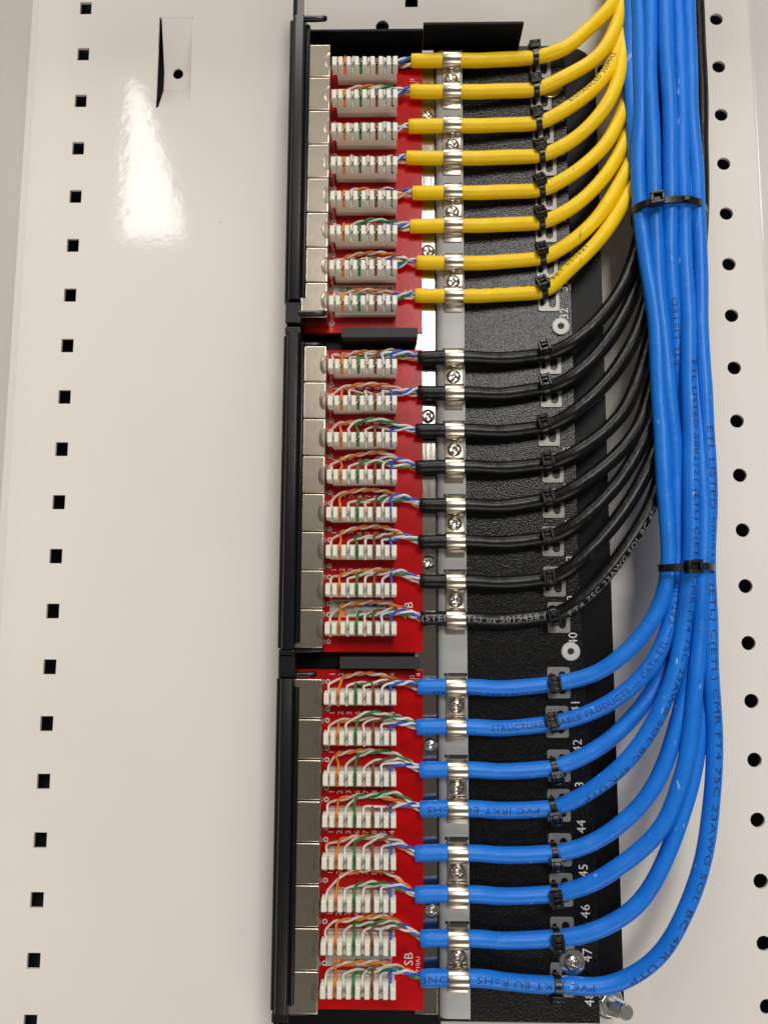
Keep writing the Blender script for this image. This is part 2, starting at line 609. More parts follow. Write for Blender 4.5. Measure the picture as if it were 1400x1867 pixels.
for i, (x, y) in enumerate(((778, 212), (780, 457), (780, 758), (781, 1025), (785, 1360), (787, 1660))):
    q = P(x, y, STRIPH + 1)
    screw(bracket, q[0], q[1], STRIPH, 20 + 33 * i)

# rivet washers and the big screw with a washer
for x, y in ((1022, 595), (1040, 1188)):
    q = P(x, y, -1)
    me = MB().lathe(q[0], q[1], [(1.5, -2.2), (1.5, -0.9), (1.9, -0.5), (4.0, -0.6), (4.4, -1.0), (4.4, -2.2)], 28)
    w_ = part('washer', me, 'rivet', bracket, smooth=35)
    part('rivet_bore', MB().cyl(q[0], q[1], 1.55, -2.1, -1.75, 16), 'dark', w_)
for x, y in ((1044, 1757), (1004, 155)):
    q = P(x, y, 0)
    w_ = part('washer', MB().lathe(q[0], q[1], [(5.9, -2.1), (5.9, -1.4), (5.5, -1.0), (4.2, -0.9), (3.0, -1.0)], 32), 'screw', bracket, smooth=40)
    screw(w_, q[0], q[1], -1.1, 25, sc=1.12)

# ------------------------------------------------------------------ rows (measured from the photo)
END_X = [750, 748, 745, 741, 752, 748, 760, 757, 762, 762, 758, 758, 765, 763, 766, 768, 762, 760, 765, 766, 757, 757, 767, 767]
ROW_Y = [110, 167, 229, 288, 351, 411, 479, 539, 652, 717, 785, 851, 921, 987, 1060, 1128, 1252, 1325, 1403, 1474, 1555, 1630, 1711, 1783]
CR = [3.45] * 8 + [3.55] * 8 + [3.65] * 8
HC = RH + 3.6
ROW_V = [P(823 + 15 * i / 23, y, HC)[1] for i, y in enumerate(ROW_Y)]

# port numbers on the bracket
for i in range(24):
    flat_text('port_number', str(25 + i), 5.9, 82.4 + max(0, i - 14) * .42, ROW_V[i] - (6.6 if i == 7 else 11.3 if i == 23 else 9.2), -1.93, bracket, 'silk', 90, space=1.05)

# tie anchors: steel pads with two slots, one at each cable
pad = MB().prism_h([(sx * (5.3 - r0) + r0 * math.cos(a) * 1.0, sy * (7.2 - r0) + r0 * math.sin(a)) for r0 in (1.0,) for sx, sy, aa in ((1, 1, 0), (-1, 1, 90), (-1, -1, 180), (1, -1, 270)) for a in (R(aa), R(aa + 45), R(aa + 90))], -0.2, 0.75)


def caps_(u, v0, v1, r):
    return [(u + r * math.cos(R(a)), v1 + r * math.sin(R(a))) for a in range(0, 181, 30)] + [(u + r * math.cos(R(a)), v0 + r * math.sin(R(a))) for a in range(180, 361, 30)]


slots = MB().prism_h(caps_(-3.4, -3.6, 3.6, 0.9), -2, 3)
slots.prism_h(caps_(1.6, -3.6, 3.6, 1.7), -2, 3)
PAD = bevel_mesh(boolean(pad.mesh('pad'), slots.mesh('slots')), 0.15, 2)
PAD.materials.clear()
PAD.materials.append(M['anchor'])
TIE = [(975, 106), (976, 165), (980, 226), (985, 285), (985, 348), (985, 407), (987, 472), (990, 533),
       (993, 648), (994, 709), (990, 780), (997, 847), (998, 912), (997, 982), (1000, 1056), (1008, 1122),
       (1008, 1248), (1005, 1320), (1008, 1401), (1008, 1474), (1010, 1556), (1012, 1630), (1014, 1711), (1014, 1796)]
HT = -1.2 + 3.6
for i, (x, y) in enumerate(TIE):
    q = P(x, y, HT)
    link('tie_anchor', PAD, bracket, (q[0] + 3.4, q[1] + (-1.0 if i < 16 else 0.4), -2.0))

# spacers between the boards
for (x0, x1, y0, y1) in ((622, 761, 597, 615), (619, 764, 1199, 1219)):
    a, b = P(x0, y1, 9), P(x1, y0, 9)
    part('spacer_block', MB().box(a[0], b[0], a[1], b[1], -8, 9), 'spacer', bracket, bevel=0.25)

# ------------------------------------------------------------------ port modules
JP = 17.75
JTOP = [277.6, 121.9, -33.5]
JACK_H = 14.0
UJ0, UJ1 = -51.0, -34.0
BU0, BU1 = -33.1, -0.9
SLOT_U = [BU0 + 2.15 + 4.0 * k for k in range(8)]
BLOCK_V = [JTOP[m] - JP * (r + 0.5) for m in range(3) for r in range(8)]

# shared meshes
jm = MB()
jm.box(UJ0, UJ1, -JP / 2 + .28, JP / 2 - .28, 0.3, JACK_H)
JACK = jm.mesh('jack_shield', (0, 0, 0), 0.45, segs=3)
JACK.materials.append(M['jack'])
dm = MB()
dm.lathe(0, 0, [(3.3, 0.0), (3.1, 0.25), (2.2, 0.35), (1.0, 0.2)], 20)
tabm = MB()                         # spring tab bulging at the shield's edge
tabm.loft([[(UJ1 - .25 - 2.7 * f, vv, JACK_H + .015 + 0.22 * math.sin(min(1.0, max(0.0, 1 - (f * f + (vv / 4.4) ** 2))) * math.pi * .5)) for f in [x / 8 for x in range(9)]] for vv in [x * 0.55 for x in range(-8, 9)]], closed=False, caps=False)
TAB = tabm.mesh('spring_tab', smooth=60)
TAB.materials.append(M['jack'])

bb = MB()
bb.prism_u([(-3.4, 0), (-3.4, 4.2), (-3.05, 4.8), (-3.05, 8.0), (3.05, 8.0), (3.05, 4.8), (3.4, 4.2), (3.4, 0)], BU0 + 2.0, BU1 - 0.1)
BLOCK = bb.mesh('terminal_block', (0, 0, 0), 0.2)
BLOCK.materials.append(M['idc'])


def tooth(w0, w1, left=False, right=False):
    mb = MB()
    rings = []
    for h, hv, f in ((7.8, 3.25, 1.0), (10.4, 3.25, 1.0), (11.6, 3.1, 1.0), (12.2, 2.9, 0.84), (13.4, 2.6, 0.80), (14.0, 2.2, 0.72)):
        a = w0 if left else w0 * f
        b = w1 if right else w1 * f
        rings.append([(a, -hv, h), (b, -hv, h), (b, hv * 0.96, h), (a, hv * 0.96, h)])
    mb.loft(rings)
    me = mb.mesh('tooth', (0, 0, 0), 0.25, segs=2)
    me.materials.append(M['idc'])
    return me


TOOTH = tooth(-1.36, 1.36)
TOOTH_L = tooth(-1.55, 0.95, left=True)
TOOTH_R = tooth(-1.0, 1.55, right=True)
bump_mb = MB().lathe(0, 0, [(1.0, 0), (0.85, 0.35), (0.4, 0.5), (0.1, 0.52)], 12)
cm = MB()
for s_ in (-1, 1):
    c_, d_ = math.cos(R(52)), math.sin(R(52))
    L0, L1 = (0.35, 1.9)
    th = 0.2
    pr = []
    for l_, t_ in ((L0, -th), (L1, -th), (L1, th), (L0, th)):
        pr.append((s_ * (l_ * c_ - t_ * d_), s_ * (l_ * d_ + t_ * c_)))
    cm.prism_h(pr, 7.9, 12.4)
CONTACT = cm.mesh('contact', (0, 0, 0), 0.06)
CONTACT.materials.append(M['contact'])

SPAD = MB().lathe(0, 0, [(0.55, 0.03), (0.6, 0.16), (1.05, 0.16), (1.15, 0.03)], 16).mesh('solder_pad', smooth=40)
SPAD.materials.append(M['silk'])
names = ['yellow', 'black', 'blue']
where = ['top', 'middle', 'bottom']
PCB_R = 11.9
modules = []
PCBY = [(72, 607), (638, 1189), (1221, 1841)]
for m in range(3):
    pv1 = P(660, PCBY[m][0], 0)[1] if m else JTOP[0] - 3.5
    pv0 = P(660, PCBY[m][1], 0)[1]
    mod = thing('port_module', '%s eight port module, its red circuit board wired to the %s cables' % (where[m], names[m]), 'port module', (-20, pv0, -2), 'eight port modules in the bracket')
    modules.append(mod)
    pcb = part('circuit_board', MB().box(-47.5, PCB_R, pv0, pv1, -1.6, 0), 'pcb', mod, bevel=0.12)
    # jack cover along the left: bar with a rounded ridge
    h0, h1 = (P(540, 26, 18)[1], P(520, 545, 18)[1]) if m == 0 else ((P(516, 607, 18)[1], P(510, 1183, 18)[1]) if m == 1 else (P(506, 1238, 18)[1], P(498, 1852, 18)[1]))
    bt, bb_ = h0, h1
    x0, x1 = UB0, -46.2
    ridge = [(x0, 4), (x0, 13.2), (x0 + .7, 14.2), (x0 + 1.8, 14.4), (x0 + 2.5, 17.2), (x0 + 3.3, 18.0), (x1 - 1.0, 18.0), (x1 - .35, 17.3), (x1, 14.8), (x1, 4)]
    part('jack_cover', MB().prism_v(ridge, bb_, bt), 'bar', mod, bevel=0.45, smooth=40)
    part('cover_lip', MB().prism_v([(x1 + .05, 5), (x1 + .05, 15.6), (x1 + 1.5, 15.6), (x1 + 2.1, 14.7), (x1 + 2.1, 5)], bb_ + 2.5, bt - 3.5), 'gloss', mod, bevel=0.3)
    # end clips of the cover
    for e_, vv in enumerate((bt, bb_)):
        s_ = 1 if e_ == 0 else -1
        if m == 0 and e_ == 0:
            continue
        ln = 11 if (m == 0 and e_ == 1) or (m == 2 and e_ == 0) else 4.0
        part('end_clip', MB().box(x0 + 1.0, x1 + .1, min(vv + s_ * .3, vv + s_ * ln), max(vv + s_ * .3, vv + s_ * ln), 2, 15.8), 'bar', mod, bevel=0.6)
    # latch pegs reaching right from the cover
    for vv, hh, du in (((JTOP[m] + 4.2 if m == 0 else JTOP[m] + 1.2), 11 if m else 17, 9.5 if m else 10.5), (JTOP[m] - 8 * JP + (1.6 if m == 0 else -1.2), 15.5 if m == 0 else 9, 12.0)):
        if m == 0 and hh == 17:
            vv = P(575, 40, 15)[1]
        lt = MB()
        tube(lt, [Vector((x1 - 1, vv, hh)), Vector((x1 + du * .5, vv + .1, hh - .2)), Vector((x1 + du - .8, vv + .5, hh - .4)), Vector((x1 + du, vv + .6, hh - .5))], lambda i: (1.45, 1.4, 1.35, .9)[i], 12)
        part('latch_peg', lt, 'gloss', mod, smooth=50)
    for r in range(8):
        i = m * 8 + r
        bv = BLOCK_V[i]
        jk = link('jack_shield', JACK, mod, (0, bv, 0))
        link('spring_tab', TAB, jk, (0, bv + rng.uniform(-.6, .6), 0))
        bl = link('terminal_block', BLOCK, mod, (0, bv, 0))
        for k in range(9):
            if k == 0:
                link('tooth', TOOTH_L, bl, (BU0 + 1.55 - .05, bv, 0))
            elif k == 8:
                link('tooth', TOOTH_R, bl, (BU1 - 1.55 + .4, bv, 0))
            else:
                link('tooth', TOOTH, bl, ((SLOT_U[k - 1] + SLOT_U[k]) / 2, bv, 0))
        for k in range(8):
            link('contact', CONTACT, bl, (SLOT_U[k], bv, 0))
        for dv in (-6.4, 6.2):
            link('solder_pad', SPAD, pcb, (-32.6, bv + dv, 0))
        # board print above each block
        for k, dgt in enumerate('12367854'):
            flat_text('board_digit', dgt, 3.6, SLOT_U[k] + 0.6, bv + 9.6, 0.06, pcb, 'silk', 90)
    # colour code label between the last two blocks
    lv = (BLOCK_V[m * 8 + 6] + BLOCK_V[m * 8 + 7]) / 2
    lab = part('colour_label', MB().box(BU0 + 1.0, BU1 - 1.5, lv - 3.9, lv + 4.4, 0, 0.08), 'label', pcb)
    order = (['orange', 'green', 'brown', 'blue'], ['green', 'orange', 'blue', 'brown'])
    for rw in range(2):
        for k in range(8):
            cn = order[rw][k // 2]
            u = BU0 + 3.2 + 3.4 * k + .6
            v_ = lv - 3.2 + rw * 4.0
            if k % 2 == 0:
                sw = MB()
                for s_ in range(3):
                    sw.box(u + s_ * 1.0, u + s_ * 1.0 + .5, v_, v_ + 2.6, 0.08, 0.13)
            else:
                sw = MB().box(u, u + 2.7, v_, v_ + 2.6, 0.08, 0.13)
            part('colour_patch', sw, 'l_' + cn, lab)
    flat_text('board_print', ('PS', 'TIB', 'SB')[m], 5.6, PCB_R - 6.5, lv - 0.5, 0.06, pcb, 'silk', 90)
    flat_text('board_print', ('M1', 'M1', 'P10A1')[m], 2.6, PCB_R - 2.4, lv - 2.5, 0.06, pcb, 'silk', 90)
    flat_text('board_print', 'J%d' % (m + 1), 3.0, PCB_R - 5.0, JTOP[m] - 9.5 if m == 0 else pv1 - 3.2, 0.06, pcb, 'silk', 90)
    flat_text('board_print', 'P1 B', 2.4, PCB_R - 2.2, JTOP[m] - 13 if m == 0 else pv1 - 3.6, 0.06, pcb, 'silk', 90)

# ------------------------------------------------------------------ clamps
ORD = ['topmost', 'second', 'third', 'fourth', 'fifth', 'sixth', 'seventh', 'lowest']
PAIRW = ['first and second', 'third and fourth', 'fifth and sixth', 'seventh and eighth']
cu0, cu1 = 22.6, 31.5
for m in range(3):
    for kq in range(4):
        i = m * 8 + kq * 2
        va, vb = ROW_V[i], ROW_V[i + 1]
        ra = CR[i] + 0.25
        th = 0.8
        mid = []
        top = RH + 0.15
        def arch(vc, r):
            return [(vc + r * math.cos(a), HC + r * math.sin(a)) for a in [R(x) for x in range(-18, 199, 12)]]
        line = [(va + ra + 1.6, top - 1.2), (va + ra + 0.9, top + .3)] + arch(va, ra + th) + [(va - ra - th - .3, top + 0.9), (vb + ra + th + .3, top + 0.9)] + arch(vb, ra + th) + [(vb - ra - 1.1, top + .75), (vb - ra - 3.4, top + .65)]
        inner = [(va + ra + .8, top - 1.2), (va + ra + .1, top + .0)] + arch(va, ra) + [(va - ra + .2, top + 0.05), (vb + ra - .2, top + 0.05)] + arch(vb, ra) + [(vb - ra - .2, top), (vb - ra - 3.4, top)]
        cl = thing('cable_clamp', 'shiny metal clamp screwed over the %s %s cables from the top' % (PAIRW[kq], names[m]), 'cable clamp', ((cu0 + cu1) / 2, vb - 8, RH), 'metal clamps along the grey rail')
        mb = MB()
        n_ = len(line)
        ju = rng.uniform(-.25, .25)
        vs = [(u + ju, a, b) for u in (cu0, cu1) for a, b in line] + [(u + ju, a, b) for u in (cu0, cu1) for a, b in inner]
        fs = []
        for j in range(n_ - 1):
            fs.append((j, j + 1, n_ + j + 1, n_ + j))
            fs.append((2 * n_ + j, 3 * n_ + j, 3 * n_ + j + 1, 2 * n_ + j + 1))
            fs.append((j, 2 * n_ + j, 2 * n_ + j + 1, j + 1))
            fs.append((n_ + j, n_ + j + 1, 3 * n_ + j + 1, 3 * n_ + j))
        fs.append((0, n_, 3 * n_, 2 * n_))
        fs.append((n_ - 1, 3 * n_ - 1, 4 * n_ - 1, 2 * n_ - 1))
        mb.add(vs, fs)
        part('strap', mb, 'clamp', cl, bevel=0.12, smooth=40)
        screw(cl, (cu0 + cu1) / 2 + rng.uniform(-.2, .2), (va + vb) / 2 + rng.uniform(-.3, .1), top + 0.9, rng.uniform(0, 90))
        # slot in the rail above the clamp
        sl = part('hook_slot', MB().box(cu0 - .9, cu1 + .9, va + ra + .6, va + ra + 2.0, RH - .15, RH + 0.05), 'dark', bracket)

# ------------------------------------------------------------------ cables
PATH = {
 0: [(1028, 90, 5), (1071, 54, 6), (1112, 14, 5), (1136, -40, 2), (1146, -110, 0)],
 1: [(1028, 141, 5), (1086, 107, 6), (1113, 70, 6), (1129, 25, 4), (1135, -40, 2), (1140, -110, 0)],
 2: [(1040, 194, 5), (1093, 152, 6), (1122, 105, 5), (1134, 50, 2), (1137, -40, 0), (1140, -110, 0)],
 3: [(1040, 259, 5), (1086, 218, 7), (1117, 172, 8), (1131, 120, 6), (1138, 40, 2), (1141, -110, 0)],
 4: [(1043, 318, 5), (1100, 268, 6), (1129, 216, 4), (1146, 165, 0), (1156, 60, -2), (1158, -110, -2)],
 5: [(1043, 379, 5), (1100, 324, 5), (1137, 262, 2), (1156, 200, -1), (1166, 60, -3), (1168, -110, -3)],
 6: [(1035, 446, 5), (1084, 404, 6), (1108, 370, 6), (1140, 313, 3), (1162, 250, -1), (1174, 60, -4), (1176, -110, -4)],
 7: [(1035, 493, 5), (1080, 451, 6), (1116, 404, 6), (1146, 348, 3), (1170, 280, -2), (1184, 60, -5.2), (1186, -110, -5.2)],
 8: [(1020, 639, 5), (1065, 609, 6), (1110, 561, 5), (1140, 512, 2), (1162, 445, -4), (1172, 380, -6.4), (1176, 200, -7.6), (1178, -110, -7.6)],
 9: [(1020, 701, 5), (1065, 671, 6), (1110, 619, 5), (1140, 570, 2), (1166, 500, -4), (1186, 400, -7.6), (1192, 200, -8.8), (1192, -110, -8.8)],
 10: [(1026, 765, 5), (1080, 723, 6), (1125, 672, 4), (1160, 610, 1), (1186, 520, -4.6), (1202, 400, -7.6), (1208, 200, -8.8), (1208, -110, -8.8)],
 11: [(1025, 838, 5), (1079, 806, 6), (1132, 757, 5), (1164, 688, 1), (1192, 580, -4.6), (1218, 400, -7.6), (1224, 200, -8.8), (1224, -110, -8.8)],
 12: [(1025, 903, 5), (1079, 868, 6), (1132, 822, 5), (1166, 774, 2), (1188, 700, -3), (1218, 560, -6.4), (1236, 400, -8.2), (1240, 200, -8.8), (1240, -110, -8.8)],
 13: [(1025, 972, 5), (1079, 931, 6), (1132, 872, 5), (1173, 799, 2), (1198, 720, -3), (1232, 560, -6.4), (1252, 400, -8.2), (1254, 200, -8.8), (1252, -110, -8.8)],
 14: [(1025, 1047, 5), (1079, 1000, 6), (1132, 938, 5), (1176, 862, 3), (1200, 800, -1), (1226, 690, -4.6), (1250, 540, -6.4), (1268, 400, -7), (1267, 200, -7), (1260, -110, -7.6)],
 15: [(1032, 1114, 5), (1079, 1075, 6), (1132, 1011, 6), (1171, 950, 4), (1196, 895, 1), (1214, 820, -3), (1244, 680, -5.2), (1268, 520, -5.2), (1279, 390, -4), (1277, 200, -4.6), (1266, -110, -5.2)],
 16: [(1079, 1231, 5), (1132, 1197, 8), (1179, 1146, 9.5), (1207, 1092, 10.5), (1216, 1033, 11), (1215, 940, 11), (1205, 770, 11), (1193, 600, 11), (1178, 480, 11), (1168, 400, 11), (1165, 300, 10), (1165, 100, 9.5), (1158, -110, 9)],
 17: [(1043, 1311, 4), (1100, 1288, 6), (1150, 1253, 8.5), (1186, 1214, 9.5), (1214, 1162, 9.5), (1230, 1100, 8.5), (1233, 1036, 8), (1231, 900, 9), (1222, 750, 11), (1209, 600, 12), (1197, 480, 12.5), (1191, 400, 13), (1190, 300, 13), (1187, 180, 12.5), (1185, 60, 12), (1176, -110, 12)],
 18: [(1043, 1389, 3), (1100, 1357, 4), (1150, 1311, 5), (1186, 1264, 5), (1204, 1229, 4), (1222, 1165, 3), (1236, 1090, 3), (1243, 1036, 3), (1241, 850, 4), (1234, 650, 8), (1224, 500, 11.5), (1219, 410, 13), (1221, 300, 14), (1219, 180, 14), (1214, 60, 14), (1204, -110, 13)],
 19: [(1043, 1461, 5), (1100, 1425, 8.5), (1150, 1379, 10.5), (1193, 1318, 12), (1221, 1254, 13), (1236, 1205, 13.5), (1250, 1090, 13.5), (1256, 1000, 13.5), (1260, 850, 13.5), (1257, 720, 13), (1251, 580, 12.5), (1247, 470, 12.5), (1246, 400, 12.5), (1245, 300, 11.5), (1240, 180, 10), (1236, 60, 9), (1226, -110, 9)],
 20: [(1050, 1549, 4), (1100, 1525, 5), (1150, 1486, 7), (1186, 1443, 8), (1214, 1386, 8.5), (1232, 1325, 8.5), (1245, 1268, 8.5), (1254, 1215, 8.5), (1264, 1100, 8.5), (1266, 1036, 8.5), (1250, 800, 6), (1228, 600, 5), (1190, 430, 5), (1160, 330, 5), (1152, 200, 6), (1149, 60, 6), (1147, -110, 6)],
 21: [(1035, 1625, 4), (1079, 1611, 6), (1132, 1577, 8.5), (1179, 1540, 9.5), (1211, 1500, 10.5), (1231, 1448, 11), (1250, 1379, 12), (1263, 1300, 12.5), (1271, 1218, 12.5), (1277, 1120, 12), (1279, 1036, 11.5), (1279, 900, 10), (1270, 700, 8), (1250, 520, 7), (1232, 400, 8), (1222, 200, 8), (1200, -110, 8)],
 22: [(1043, 1709, 4), (1096, 1693, 5), (1150, 1661, 6), (1186, 1620, 7), (1214, 1566, 8), (1236, 1505, 8), (1261, 1421, 8), (1273, 1343, 7), (1279, 1250, 6), (1283, 1150, 5), (1284, 1036, 4), (1278, 850, 5), (1270, 650, 6), (1263, 500, 7), (1258, 400, 8), (1256, 200, 8), (1230, -110, 8)],
 23: [(1043, 1796, 3), (1084, 1801, 3), (1121, 1794, 4), (1168, 1770, 6), (1211, 1731, 8), (1246, 1671, 9), (1271, 1607, 9.5), (1288, 1536, 10), (1298, 1440, 10.5), (1299, 1343, 10.5), (1296, 1250, 10.5), (1294, 1120, 10), (1291, 1036, 9.5), (1289, 850, 10), (1283, 700, 10), (1278, 560, 10), (1273, 460, 10), (1270, 390, 10), (1266, 300, 10), (1257, 100, 10), (1249, -110, 10)],
}
cables = []
cpath = []
for i in range(24):
    m, r = divmod(i, 8)
    e = P(END_X[i], ROW_Y[i] + (rng.uniform(-1, 2)), HC - 0.6)
    cv = ROW_V[i]
    sag = (P(900, ROW_Y[i] + (-1 if i < 8 else 4), HC - 1.2))
    pts = [e, (17, cv, HC - .2), (22, cv, HC), (31.5, cv, HC), (40, cv - .2, HC - .4), sag]
    tq = P(TIE[i][0] - 6, TIE[i][1], HT)
    pts += [tq, P(TIE[i][0] + 6, TIE[i][1] - 2, HT)] + [P(x, y, h) for x, y, h in PATH[i]]
    path = relax(spline(pts, 2.6), 6)
    ph = rng.uniform(0, 6.28)       # hand-dressed cables wander a little
    for j in range(30, len(path)):
        g = min(1.0, (j - 30) / 25) * (0.62 if m == 2 else 0.3)
        path[j] = path[j] + Vector((g * (.7 * math.sin(j * .13 + ph) + .35 * math.sin(j * .31 + 2 * ph)), 0, g * .5 * math.sin(j * .15 + 3 * ph)))
    cpath.append(path)
    nm = names[m]
    cb = thing('network_cable', '%s network cable, %s of the eight %s ones' % (nm, ORD[r], nm), 'cable', e, '%s cables dressed into the bundle' % nm)
    cables.append(cb)
    ph = rng.uniform(0, 6)
    u_tie = tq[0] + 1.6

    def rad(j, path=path, i=i, ph=ph, u_tie=u_tie):
        x = path[j].x
        rr = CR[i] * (1 + 0.012 * math.sin(j * .23 + ph) + .008 * math.sin(j * .61 + 2 * ph))
        if j > 4:
            if abs(path[j].x - u_tie) < 5 and path[j].y < P(0, 0, 0)[1] + 900 and j < 70:
                rr *= 1 - 0.07 * math.exp(-((path[j].x - u_tie) / 2.0) ** 2)
            if 21 < x < 33 and j < 30:
                rr *= 0.985
        if j == 0:
            rr *= 0.97
        return rr
    mb = MB()
    fr = frames(path)
    # open end: the jacket's wall turns inwards
    t_, f_, s_ = fr[0]
    rings = []
    n = 20
    for off, rr in ((1.6, CR[i] * .74), (0.25, CR[i] * .76), (-0.05, CR[i] * .84), (-0.05, CR[i] * .93)):
        rings.append([path[0] + t_ * off + rr * (math.cos(a) * f_ + math.sin(a) * s_) for a in (2 * math.pi * j / n for j in range(n))])
    for j, q in enumerate(path):
        t_, f_, s_ = fr[j]
        rr = rad(j)
        rings.append([q + (t_ * .15 if j == 0 else Vector()) + rr * (math.cos(a) * f_ + math.sin(a) * s_) for a in (2 * math.pi * jj / n for jj in range(n))])
    mb.loft(rings)
    part('jacket', mb, nm, cb, smooth=50)
    t_, f_, s_ = fr[0]
    # conductors: four twisted pairs from the jacket end to the block
    bv = BLOCK_V[i]
    vis = (0.55, 0.8, 1.0)[m]
    for kp, cn in enumerate(('orange', 'green', 'brown', 'blue')):
        su = (SLOT_U[2 * kp], SLOT_U[2 * kp + 1])
        um = sum(su) / 2
        E = Vector(e) + Vector((1.0, (-1.3, 1.3, -.8, .9)[kp] + rng.uniform(-.5, .5), (-.9, .4, .2, 1.3)[kp] + rng.uniform(-.5, .5)))
        lift = (9.0, 8.0, 7.4, 6.8)[kp] * (0.85 if m == 0 else 1.0) + rng.uniform(-2.2, 2.0)
        hb = (4.4, 5.2, 5.8, 7.2)[kp] * vis + rng.uniform(-1.8, 1.8)
        gx = um + rng.uniform(-.8, 1.2)
        G = Vector((gx, bv + lift * .80 + .8, hb + 0.6))
        ctr = [E, E + Vector((-3.0, (bv + lift - E.y) * .25 + rng.uniform(-.8, .8), rng.uniform(-.4, .6)))]
        span = E.x - 3 - G.x
        if span > 6:
            for f in ((.35, .68) if span > 12 else (.5,)):
                ctr.append(Vector((E.x - 3 - span * f, bv + lift + rng.uniform(-.9, 1.2) + (1.2 if kp == 0 else 0) * math.sin(f * 3.14), hb + rng.uniform(-.6, 1.6))))
        ctr.append(G)
        cp = spline(ctr, 0.7)
        lam = rng.uniform(9, 13)
        ph0 = rng.uniform(0, 6.28)
        for w in (0, 1):
            pts = []
            s = 0.0
            for j, q in enumerate(cp):
                if j:
                    s += (q - cp[j - 1]).length
                a = ph0 + math.pi * w + 2 * math.pi * s / lam
                grow = min(1.0, j / 6.0)
                pts.append(q + Vector((0, 0.72 * math.cos(a), 0.72 * math.sin(a))) * (0.6 + .4 * grow))
            us = su[w]
            sg = -1 if w == 0 else 1
            bow = rng.uniform(.2, 1.0)
            tail = [Vector((us + sg * .3 * bow + rng.uniform(-.9, .5), bv + 5.4 + rng.uniform(-.8, 1.1), 8.0 + rng.uniform(-.3, .6))),
                    Vector((us + sg * .1, bv + 3.7, 10.4)), Vector((us, bv + 2.2, 11.0)), Vector((us, bv + 0.6, 10.2)), Vector((us, bv - 1.6, 9.2)), Vector((us + rng.uniform(-.15, .15), bv - 3.3 - rng.uniform(0, .6), 8.9 + rng.uniform(-.4, .2)))]
            full = relax(spline([pts[jj] for jj in range(0, len(pts) - 2, 3)] + tail, 0.75), 3)
            wm = MB()
            tube(wm, full, 0.6, 8)
            part('wire', wm, ('w_white_' if w == 0 else 'w_') + cn, cb, smooth=70)


# prints along the jackets
def cable_print(i, body, start, end, ang, size, ink):
    """body printed along the jacket between two measured positions; ang round it, 0 faces the viewer, + towards up/left"""
    path = cpath[i]
    fr = frames(path)
    cum = [0.0]
    for j in range(1, len(path)):
        cum.append(cum[-1] + (path[j] - path[j - 1]).length)

    def near(xy):
        j = min(range(len(path)), key=lambda j: (Vector(P(xy[0], xy[1], path[j].z)) - path[j]).length)
        return cum[j]
    sa, sb = near(start), near(end)
    flip = sb < sa
    me = text_mesh('print', body, size, space=1.1)
    bm = bmesh.new()
    bm.from_mesh(me)
    for _ in range(2):
        bmesh.ops.subdivide_edges(bm, edges=[e for e in bm.edges if e.calc_length() > size * .3], cuts=1)
    bmesh.ops.triangulate(bm, faces=bm.faces)
    wd = max(q.co.x for q in bm.verts)
    ra_ = CR[i] * 1.024
    org = Vector(LOC[cables[i].name])
    for vt in bm.verts:
        x, y = vt.co.x, vt.co.y
        s = sa + (sb - sa) * x / wd
        if flip:
            y = -y
        s = min(max(s, 0), cum[-1] - .01)
        lo, hi = 0, len(cum) - 1
        while hi - lo > 1:
            md = (lo + hi) // 2
            if cum[md] <= s:
                lo = md
            else:
                hi = md
        f = (s - cum[lo]) / max(cum[hi] - cum[lo], 1e-6)
        pos = path[lo].lerp(path[hi], f)
        F = fr[lo][1].lerp(fr[hi][1], f).normalized()
        U = fr[lo][2].lerp(fr[hi][2], f).normalized()
        a = R(ang) + y / ra_
        q = pos + ra_ * (math.cos(a) * F + math.sin(a) * U)
        vt.co = W(*(q - org))
    bm.to_mesh(me)
    bm.free()
    me.materials.clear()
    link('print', me, cables[i], LOC[cables[i].name], ink)


PRINTS = [
    (2, 'ENHANCED 350MHZ', (1042, 192), (1124, 104), 28, 4.0, 'ink_black'),
    (5, 'ETL VERIFIED UTP', (1010, 396), (1136, 262), 74, 3.4, 'ink_black'),
    (7, '2 7 5 8 0 9 5  62', (766, 540), (972, 534), 62, 3.7, 'ink_black'),
    (7, 'FEET 050621', (1004, 518), (1072, 458), 40, 3.8, 'ink_black'),
    (15, '(STED (ETL) us 5015458 (', (766, 1122), (995, 1128), 4, 4.0, 'ink_white'),
    (15, 'FT4 75C 23AWG SOL BC 4PR UTP', (1034, 1112), (1204, 885), -32, 3.7, 'ink_white'),
    (16, 'STRUCTURED CABLE PRODUCTS', (790, 1251), (1000, 1250), -52, 3.8, 'ink'),
    (17, 'STRUCTURED CABLE PRODUCTS --- CAT6-ETL --- CAT6 UTP', (890, 1326), (1233, 1054), 6, 4.0, 'ink'),
    (18, 'ETL LISTED', (1238, 672), (1229, 545), 10, 3.8, 'ink'),
    (19, 'ETL LISTED 5002121 (ETL) C(ETL) CMR FT4 75C 23AWG SOL BC 4PR UTP', (1258, 664), (1060, 1450), -22, 4.0, 'ink'),
    (19, 'PVC JRKT EU RoHS', (985, 1474), (776, 1473), 8, 3.8, 'ink'),
    (19, 'CMR FT4 75C 23AWG', (1246, 400), (1251, 575), -62, 3.5, 'ink'),
    (23, 'ETL LISTED 5002121 (ETL) C(ETL) CMR FT4 75C 23AWG SOL BC 4PR UTP', (1287, 780), (1150, 1780), -4, 4.0, 'ink'),
    (23, 'PVC JRKT EU RoHS E ZONE', (1080, 1801), (772, 1783), 14, 4.0, 'ink'),
    (22, 'GZONE STRUCTURED CABLE', (780, 1711), (1000, 1711), -66, 3.5, 'ink'),
]
for pr_ in PRINTS:
    cable_print(*pr_)

# ------------------------------------------------------------------ cable ties


